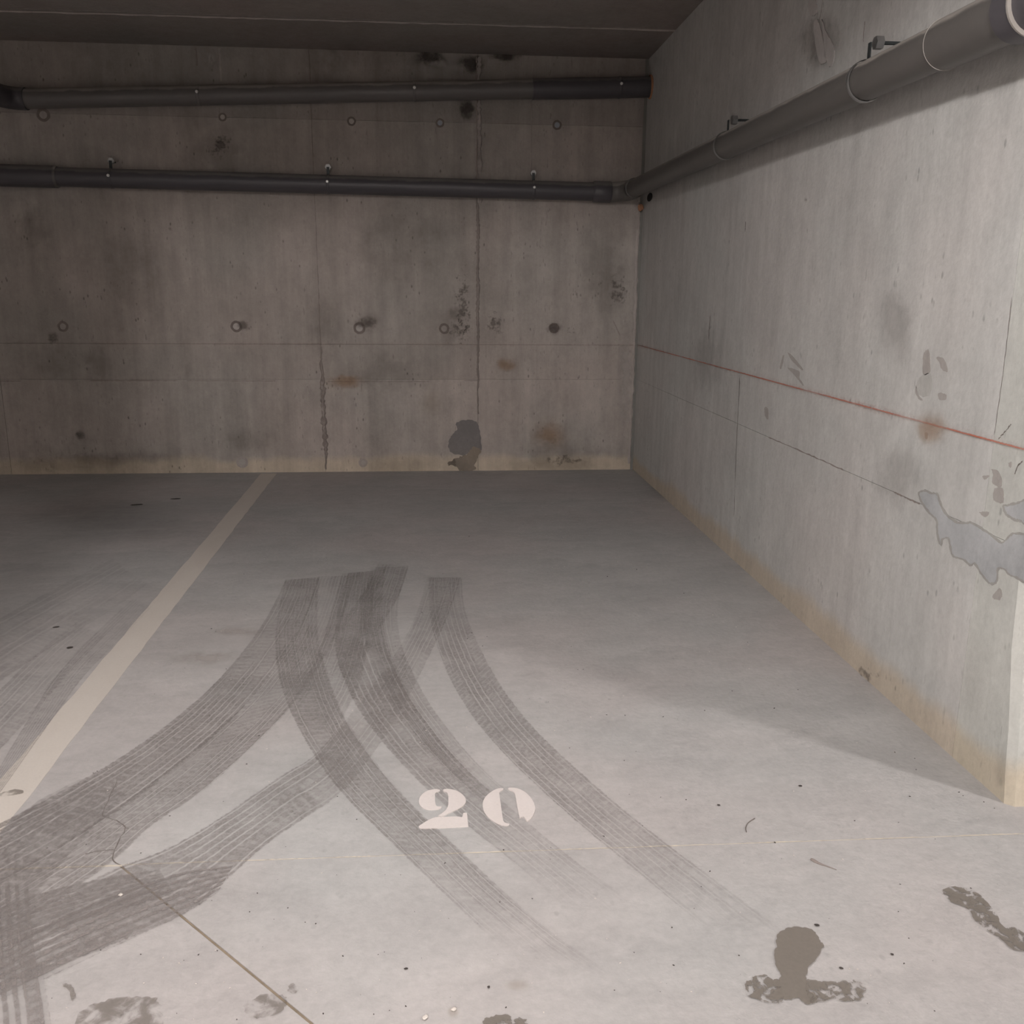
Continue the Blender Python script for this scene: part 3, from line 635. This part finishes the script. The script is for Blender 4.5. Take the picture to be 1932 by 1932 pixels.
kd = 280/1932
def dig(pts): return [floor_at(760+a*kd, 1460+b*kd) for a, b in pts]
two = [[(482, 216), (440, 207), (405, 209), (370, 215), (330, 226), (290, 245), (255, 272), (230, 300), (215, 330), (210, 360), (213, 388), (222, 412), (240, 435), (262, 452), (295, 465), (330, 473), (375, 475), (420, 473), (465, 466), (495, 455), (505, 445), (500, 432), (480, 436), (455, 435), (436, 425), (426, 405), (421, 370), (419, 320), (419, 280), (424, 260), (440, 247), (470, 238), (484, 230)],
       [(524, 216), (545, 208), (580, 205), (620, 208), (665, 217), (710, 234), (755, 260), (790, 290), (812, 320), (822, 350), (820, 378), (808, 402), (785, 427), (750, 450), (710, 471), (670, 490), (630, 508), (595, 522), (560, 545), (530, 557), (500, 562), (460, 556), (475, 545), (505, 527), (540, 500), (565, 474), (582, 445), (592, 410), (594, 370), (592, 320), (589, 280), (580, 258), (562, 244), (530, 235)],
       [(206, 692), (225, 678), (260, 656), (300, 630), (345, 606), (390, 585), (430, 575), (490, 571), (560, 570), (630, 566), (700, 565), (745, 570), (765, 574), (777, 566), (782, 545), (786, 520), (800, 517), (834, 517), (840, 560), (845, 620), (853, 692), (760, 697), (640, 703), (500, 711), (360, 718), (235, 721), (212, 710)]]
zero = [[(1310, 200), (1296, 195), (1270, 196), (1235, 202), (1200, 215), (1160, 237), (1120, 265), (1085, 298), (1060, 332), (1045, 365), (1039, 400), (1042, 440), (1050, 480), (1067, 517), (1090, 550), (1122, 585), (1160, 615), (1205, 642), (1250, 664), (1295, 678), (1345, 686), (1380, 678), (1387, 668), (1383, 658), (1350, 652), (1325, 643), (1308, 622), (1301, 590), (1295, 545), (1284, 470), (1273, 390), (1263, 310), (1256, 262), (1264, 240), (1285, 225), (1306, 215)],
        [(1370, 200), (1385, 191), (1415, 190), (1450, 191), (1490, 198), (1535, 214), (1575, 235), (1615, 265), (1652, 302), (1684, 345), (1706, 385), (1719, 425), (1725, 462), (1718, 500), (1704, 535), (1687, 566), (1660, 600), (1622, 628), (1605, 612), (1592, 590), (1572, 566), (1550, 570), (1520, 584), (1514, 555), (1503, 500), (1490, 430), (1476, 350), (1464, 285), (1452, 250), (1430, 232), (1400, 222), (1376, 212)]]
num = empty('bay_number', floor_at(900, 1562)); tag(num, 'white stencilled number 20 painted on the floor at the bay mouth', 'number')
for pieces in (two, zero):
    bm = bmesh.new()
    for pts in pieces: prism(bm, [Vector((p.x, p.y, 0.0)) for p in dig(pts)], Vector((0, 0, .0026)))
    bmesh.ops.triangulate(bm, faces=[f for f in bm.faces if len(f.verts) > 4])
    P0(from_bm('digit', bm, 'digit_paint', num))

# red chalk datum lines at one metre
cb = strip_uv('chalk_line', [Vector((-4.0+5.59*i/40, YB-.0042, 1.0+.012)) for i in range(41)], [Vector((-4.0+5.59*i/40, YB-.0042, 1.0-.012)) for i in range(41)], 'chalk_back')
tag(cb, 'faint red chalk line snapped level across the back wall', 'chalk line')
zs_ = [side_at(*p).z for p in ((1205, 651), (1395, 701), (1516, 734), (1680, 778), (1915, 842))]
za, zb = zs_[0], zs_[-1]
def cz_(y): return za+(zb-za)*(7.25-y)/(7.25-2.45)
cs = strip_uv('chalk_line', [Vector((XR-.0052, 7.245-4.95*i/40, cz_(7.245-4.95*i/40)+.022)) for i in range(41)], [Vector((XR-.0052, 7.245-4.95*i/40, cz_(7.245-4.95*i/40)-.022)) for i in range(41)], 'chalk_side')
tag(cs, 'bright red chalk line snapped along the pale side wall', 'chalk line')

# ---- tyre marks: each a rubber film with a left and a right edge
zt = [.0011]
def track(Lp, Rp, mat, fades, label, n=64):
    L = spline([floor_at(*p) for p in Lp], n); R = spline([floor_at(*p) for p in Rp], n)
    if Lp[-1][0] < 10:        # marks that run on past the neighbouring bay die out gradually
        dl, dr = (L[-1]-L[-2]).normalized()*.08, (R[-1]-R[-2]).normalized()*.08; k0 = len(L)
        L += [L[-1]+dl*(i+1) for i in range(12)]; R += [R[-1]+dr*(i+1) for i in range(12)]
        m = len(fades); full = [fades[min(m-1, int(round(i/(k0-1)*(m-1))))] for i in range(k0)]
        fades = full+[fades[-1]*(1-(i+1)/12) for i in range(12)]
    o = strip_uv('tyre_mark', L, R, mat, None, fades, Vector((0, 0, zt[0]))); zt[0] += .00008
    tag(o, label, 'tyre mark', 'tyre marks on the floor'); return o
track([(537, 1094), (510, 1150), (470, 1212), (415, 1277), (340, 1347), (240, 1420), (130, 1485), (0, 1552), (-120, 1610)], [(603, 1090), (580, 1160), (545, 1225), (495, 1295), (420, 1375), (325, 1455), (225, 1530), (90, 1615), (-40, 1690)], 'tyre0', [.9, 1, 1, 1, 1, 1, 1, .9],
      'dark tyre mark sweeping towards the painted bay line, outer edge nearest the line')
track([(600, 1088), (575, 1160), (540, 1232), (480, 1310), (400, 1385), (300, 1465), (190, 1545), (70, 1620), (-60, 1690)], [(668, 1086), (650, 1160), (620, 1230), (575, 1300), (525, 1362), (399, 1480), (285, 1560), (215, 1625), (80, 1720)], 'tyre1', [.9, 1, .9, .9, 1, 1, 1, .8],
      'tyre mark inside the sweeping outer mark, ending at the forked floor crack')
track([(805, 1090), (788, 1150), (762, 1207), (700, 1298), (642, 1370), (588, 1428), (528, 1465), (404, 1550), (310, 1603), (214, 1640), (100, 1698), (-20, 1760)], [(870, 1090), (845, 1165), (797, 1265), (752, 1350), (692, 1440), (640, 1500), (575, 1545), (500, 1597), (430, 1660), (360, 1720), (200, 1790), (0, 1862)], 'tyre2', [.9, 1, .8, .6, .7, .9, 1, 1, 1, .9],
      'tyre mark crossing under the others towards the sawn joint corner')
track([(537, 1096), (520, 1180), (522, 1258), (545, 1338), (595, 1431), (650, 1503), (722, 1575), (800, 1652), (900, 1748), (1000, 1840)], [(604, 1088), (600, 1180), (616, 1260), (650, 1350), (711, 1441), (780, 1520), (865, 1600), (960, 1690), (1065, 1775), (1185, 1855)], 'tyre1', [.8, .8, 1, 1, 1, .9, .75, .5, .3, 0],
      'tyre mark curving past the number, passing below its first digit')
track([(655, 1082), (635, 1150), (632, 1232), (660, 1312), (712, 1390), (782, 1468), (870, 1550), (980, 1640), (1090, 1735)], [(728, 1074), (722, 1145), (732, 1220), (765, 1300), (818, 1380), (885, 1455), (965, 1525), (1070, 1612), (1190, 1700)], 'tyre0', [.9, 1, 1, 1, .9, .7, .5, .35, .1],
      'tyre mark curving straight through the painted number')
track([(700, 1070), (680, 1140), (690, 1215), (725, 1300), (778, 1380), (850, 1460), (930, 1530)], [(772, 1070), (752, 1140), (757, 1212), (792, 1295), (843, 1372), (910, 1450), (990, 1520)], 'tyre2', [.9, 1, 1, .8, .7, .5, .1],
      'short tyre mark along the inner side of the curve above the number')
track([(808, 1090), (812, 1170), (838, 1258), (882, 1340), (940, 1412), (1010, 1482), (1100, 1562), (1200, 1645), (1320, 1745)], [(872, 1090), (878, 1150), (905, 1220), (950, 1300), (1010, 1376), (1090, 1452), (1180, 1530), (1285, 1612), (1480, 1758)], 'tyre2', [1, 1, 1, 1, .9, .75, .6, .5, .15],
      'single tyre mark curving round beyond the number towards the damp patches')
track([(645, 1083), (625, 1150), (600, 1230), (565, 1300), (520, 1360)], [(705, 1078), (705, 1150), (695, 1230), (672, 1310), (630, 1385)], 'tyre1', [.9, 1, .9, .7, .2],
      'short tyre mark filling the gap between the two main curves')
track([(712, 1064), (690, 1110), (650, 1165), (610, 1230), (560, 1300)], [(772, 1068), (755, 1120), (725, 1175), (690, 1240), (640, 1310)], 'tyre0', [.8, 1, .8, .5, .1],
      'short tyre mark at the top of the crossing marks')
track([(250, 1035), (150, 1085), (0, 1165), (-100, 1220)], [(310, 1078), (230, 1140), (110, 1215), (-60, 1330)], 'tyre3', [.1, .8, 1, 1], 'faint tyre mark in the neighbouring bay slanting away from the line')
track([(300, 1085), (190, 1185), (110, 1270), (45, 1370), (-20, 1480)], [(330, 1100), (235, 1200), (165, 1270), (105, 1350), (20, 1470)], 'tyre3', [.1, .8, 1, 1, .9], 'tyre mark in the neighbouring bay running close beside the line')
track([(180, 1150), (90, 1215), (0, 1300), (-90, 1390)], [(235, 1165), (150, 1250), (75, 1335), (-30, 1450)], 'tyre3', [.1, .7, .9, 1], 'broad faded tyre mark in the neighbouring bay between two others')
track([(440, 1634), (330, 1650), (150, 1715), (0, 1795), (-80, 1840)], [(412, 1684), (340, 1730), (190, 1800), (40, 1870), (-60, 1915)], 'tyre4', [.9, 1, 1, 1, 1], 'bold wet tyre print crossing the brown diagonal joint')
track([(300, 1640), (180, 1660), (60, 1690), (-40, 1730)], [(330, 1690), (200, 1725), (80, 1765), (-40, 1810)], 'tyre0', [.5, .9, 1, 1], 'smudged tyre print beside the end of the diagonal joint')
track([(-40, 1600), (-40, 1760), (-35, 1932), (-30, 1990)], [(62, 1620), (72, 1760), (98, 1932), (108, 1990)], 'tyre4', [.3, .8, .9, .9], 'tyre print running towards the camera at the lower edge of the floor')
track([(150, 1470), (80, 1505), (10, 1560), (-40, 1620)], [(240, 1500), (180, 1560), (110, 1640), (40, 1720)], 'tyre3', [.5, 1, 1, .8], 'dark smudged tyre mark near the end of the bay line')

# ---- damp marks
def damp(label, polys, mats, cat='stain'):
    bm = bmesh.new()
    for i, (pts, mi, n, amp) in enumerate(polys):
        P = ragged([floor_at(*p) for p in pts], n, amp, UPV); f = bm.faces.new([bm.verts.new((p.x, p.y, .0026+.0002*i)) for p in P]); f.material_index = mi
    bmesh.ops.triangulate(bm, faces=bm.faces[:])
    o = from_bm('damp_stain', bm, mats); 
    return tag(o, label, cat, 'damp marks on the floor')
kt = 280/1932
T = lambda pts: cz(1380, 1720, kt, pts)
damp('dark T-shaped damp stain with a round head on the pale floor', [
    (T([(590, 340), (640, 270), (720, 230), (830, 210), (940, 215), (1030, 240), (1090, 280), (1130, 350), (1170, 410), (1205, 445), (1175, 500), (1140, 580), (1080, 650), (1020, 720), (985, 800), (970, 860), (985, 930), (990, 1030), (1080, 1070), (1120, 1120), (1090, 1200), (1000, 1215), (930, 1180), (860, 1130), (760, 1160), (660, 1140), (600, 1040), (600, 940), (640, 870), (640, 820), (590, 740), (555, 650), (550, 560), (585, 480), (580, 410)]), 0, 110, .002),
    (T([(190, 930), (250, 910), (290, 865), (380, 835), (470, 850), (540, 900), (620, 890), (650, 960), (680, 1120), (640, 1190), (560, 1205), (440, 1190), (300, 1145), (190, 1110), (215, 1050), (175, 1000)]), 1, 70, .002),
    (T([(960, 920), (1080, 910), (1200, 925), (1350, 925), (1500, 905), (1640, 920), (1720, 960), (1750, 1020), (1700, 1080), (1710, 1130), (1620, 1175), (1480, 1180), (1340, 1150), (1220, 1170), (1100, 1200), (1000, 1180)]), 1, 80, .002)], ['wet', 'wet_patchy'])
kr = 732/1932
F = lambda pts: cz(1200, 1432, kr, pts)
damp('slanting broken damp footprint beyond the T-shaped stain', [(F([(1530, 655), (1590, 640), (1690, 665), (1750, 720), (1800, 790), (1830, 840), (1900, 850), (1960, 910), (1960, 960), (1880, 955), (1810, 900), (1740, 850), (1680, 800), (1650, 750), (1580, 720), (1545, 690)]), 0, 80, .002)], ['wet_patchy'])
damp('mottled damp blotch cut by the lower edge of the floor, beside the diagonal joint', [([(140, 1940), (160, 1905), (200, 1890), (250, 1882), (290, 1884), (304, 1905), (306, 1940), (290, 1990), (150, 1990)], 0, 60, .004)], ['wet_faint'])
damp('small dark damp speckle at the lower edge, in front of the number', [([(912, 1932), (925, 1920), (955, 1917), (985, 1922), (995, 1932), (985, 1950), (930, 1952)], 0, 40, .003)], ['wet_patchy'])
damp('small brownish damp smudge on the diagonal joint', [([(460, 1900), (480, 1885), (510, 1876), (540, 1885), (535, 1905), (500, 1922), (470, 1918)], 0, 40, .003)], ['wet_faint'])
damp('tiny brown spot right of the diagonal joint', [([(546, 1862), (556, 1857), (566, 1868), (556, 1876), (545, 1873)], 0, 24, .002)], ['wet_faint'])
damp('grey scuff on the painted bay line', [([(0, 1499), (20, 1492), (38, 1491), (44, 1497), (25, 1502), (5, 1505)], 0, 30, .002)], ['wet_faint'])
damp('pale grey crescent mark near the lower corner of the floor', [([(118, 1860), (128, 1858), (140, 1868), (144, 1885), (136, 1892), (132, 1876)], 0, 26, .002)], ['wet_faint'])
lf = .0016
for b in [(-40, 920, 440, 1060, 'st_floor'), (940, 1845, 1010, 1875, 'st_tan'), (840, 1895, 870, 1925, 'st_tan'),
          (290, 1225, 480, 1262, 'st_pale'), (380, 1180, 520, 1205, 'st_pale'), (1195, 895, 1310, 960, 'st_floor')]:
    o = stain('floor_mark', *b[:4], lambda x, y: floor_at(x, y), UPV, b[4], floor, lf); lf += .00005

# ---- litter
def rock(bm, c, r, flat=.5, stretch=1.0, ang=0.0, sub=1):
    m = Matrix.Translation(c) @ Matrix.Rotation(ang, 4, 'Z') @ Matrix.Diagonal((stretch, 1, flat, 1))
    g = bmesh.ops.create_icosphere(bm, subdivisions=sub, radius=r, matrix=m)
    for v in g['verts']: v.co += Vector((random.uniform(-.2, .2), random.uniform(-.2, .2), random.uniform(-.1, .1)))*r
def crumb(name, px, py, r, mat, label, stretch=1.0, ang=0.0, group=None, cat='debris', flat=.5):
    r *= .75
    p = floor_at(px, py); bm = bmesh.new(); rock(bm, Vector((0, 0, r*flat*.8)), r, flat, stretch, ang, 2)
    o = from_bm(name, bm, mat, None, True); o.location = p+Vector((0, 0, .0012)); return tag(o, label, cat, group)
crumb('twig', 258, 953, .012, 'twig', 'dark curled scrap in the neighbouring bay, nearer of two by the wall', 4.5, .3, cat='scrap', flat=.4)
crumb('twig', 331, 942, .011, 'twig', 'dark thin scrap in the neighbouring bay, farther of two by the wall', 4.5, .15, cat='scrap', flat=.4)
crumb('dirt_clump', 132, 1223, .010, 'twig', 'dark dirt clump in the neighbouring bay between tyre marks', 1.7, .5, flat=.35)
crumb('dirt_clump', 106, 1184, .008, 'twig', 'thin dark dirt clump further back in the neighbouring bay', 2.4, .3, flat=.3)
crumb('stone_chip', 856, 1906, .006, 'chip', 'white stone chip at the lower edge, right of a second chip', 1.3, .4, cat='stone')
crumb('stone_chip', 802, 1922, .007, 'chip', 'white stone chip at the lower edge, left of a second chip', 1.3, .8, cat='stone')
crumb('stone_chip', 228, 1692-2, .006, 'chip', 'pale stone chip on the wet tyre print by the joint', 1.2, .2, cat='stone')
crumb('grit_flake', 1541, 1747, .005, 'grit', 'dark flake just above the round head of the damp stain', 1.6, -.3)
crumb('grit_flake', 1587, 1828, .0035, 'grit', 'dark flake beside the neck of the T-shaped damp stain', 1.8, -.4)
crumb('grit_flake', 1683, 1802, .0035, 'grit', 'dark flake between the T-shaped stain and the damp footprint', 1.4, -.3)
crumb('grit_flake', 922, 1864, .0040, 'grit', 'round black pellet on the floor below the number')
crumb('grit_flake', 766, 1829, .0035, 'grit', 'small black flake below the first digit of the number', 1.8)
crumb('grit_flake', 1510, 1484, .005, 'grit', 'dark flake on the lit floor near the wall shadow', 1.6, -.3)
crumb('grit_flake', 1356, 1520, .004, 'grit', 'dark flake on the lit floor to the right of the number', 1.6, -.4)
bm = bmesh.new()       # short curved hair of straw and a wisp
P = spline([floor_at(*p)+Vector((0, 0, .0018)) for p in ((1424, 1545), (1412, 1553), (1407, 1562), (1408, 1571))], 12); tube(bm, P, .0012, 6)
tag(from_bm('fibre', bm, 'crack'), 'thin curved fibre lying on the lit floor right of the number', 'fibre')
bm = bmesh.new()
P = spline([floor_at(*p)+Vector((0, 0, .0018)) for p in ((1530, 1622), (1545, 1630), (1562, 1636), (1578, 1642))], 12); tube(bm, P, [.003, .004, .0045, .004, .003, .0025, .002, .0016, .0014, .0012, .0011, .001, .001], 6)
tag(from_bm('fibre', bm, 'fin'), 'brown tapering fibre on the floor behind the T-shaped damp stain', 'fibre')
bm = bmesh.new()
for k in range(230):
    p = floor_at(random.uniform(30, 1900), random.uniform(1000, 1925)**1.0)
    if p.x > XR-.03 or p.x < -1.05 or (abs(p.x-.11) < .25 and abs(p.y-2.3) < .2): continue
    s = .0006+.0006*p.y/2; rock(bm, Vector((p.x, p.y, .0014)), random.uniform(.5, 1.6)*s, .5, random.uniform(1, 2), random.uniform(0, 3))
tag(from_bm('grit', bm, 'grit'), 'fine dark grit scattered over the floor', 'grit', kind='stuff')
bm = bmesh.new()
for k in range(150):
    p = floor_at(random.uniform(30, 1700), random.uniform(1020, 1925))
    if p.x > XR-.03 or p.x < -1.05 or (abs(p.x-.11) < .25 and abs(p.y-2.3) < .2): continue
    s = .0008+.0004*p.y/2; rock(bm, Vector((p.x, p.y, .0014)), random.uniform(.5, 1.5)*s, .5, random.uniform(1, 2), random.uniform(0, 3))
tag(from_bm('pale_grit', bm, 'chip'), 'fine pale grit scattered over the floor', 'grit', kind='stuff')

# ================================================================ AISLE LAMPS (behind the camera)
for i, (loc, w, rad) in enumerate(LAMPS):
    x, y, z = loc
    lab = ['round pendant lamp hung inside the bay mouth', 'round pendant lamp over the aisle past the side wall', 'round pendant lamp across the aisle behind the viewer'][i]
    r = empty('aisle_lamp', (x, y, z)); tag(r, lab, 'lamp', 'aisle lamps')
    bm = bmesh.new(); tube(bm, [Vector((x, y, z+.10)), Vector((x, y, z+.12)), Vector((x, y, z+.155))], [.34, .28, .10], 32); P0(from_bm('lamp_shade', bm, 'lamp_white', r, True))
    P0(cyl('rod', (x, y, z+.15), (x, y, HC+.004), .008, 'zinc', r, 10))
    ld = bpy.data.lights.new('lamp_light', 'AREA' if i == 0 else 'POINT'); ld.energy = w; ld.color = LAMP_COLOR
    if i == 0: ld.shape = 'DISK'; ld.size = rad*2
    else: ld.shadow_soft_size = rad
    lo = bpy.data.objects.new('lamp_light', ld); COL.objects.link(lo); lo.parent = r; lo.location = (0, 0, 0)
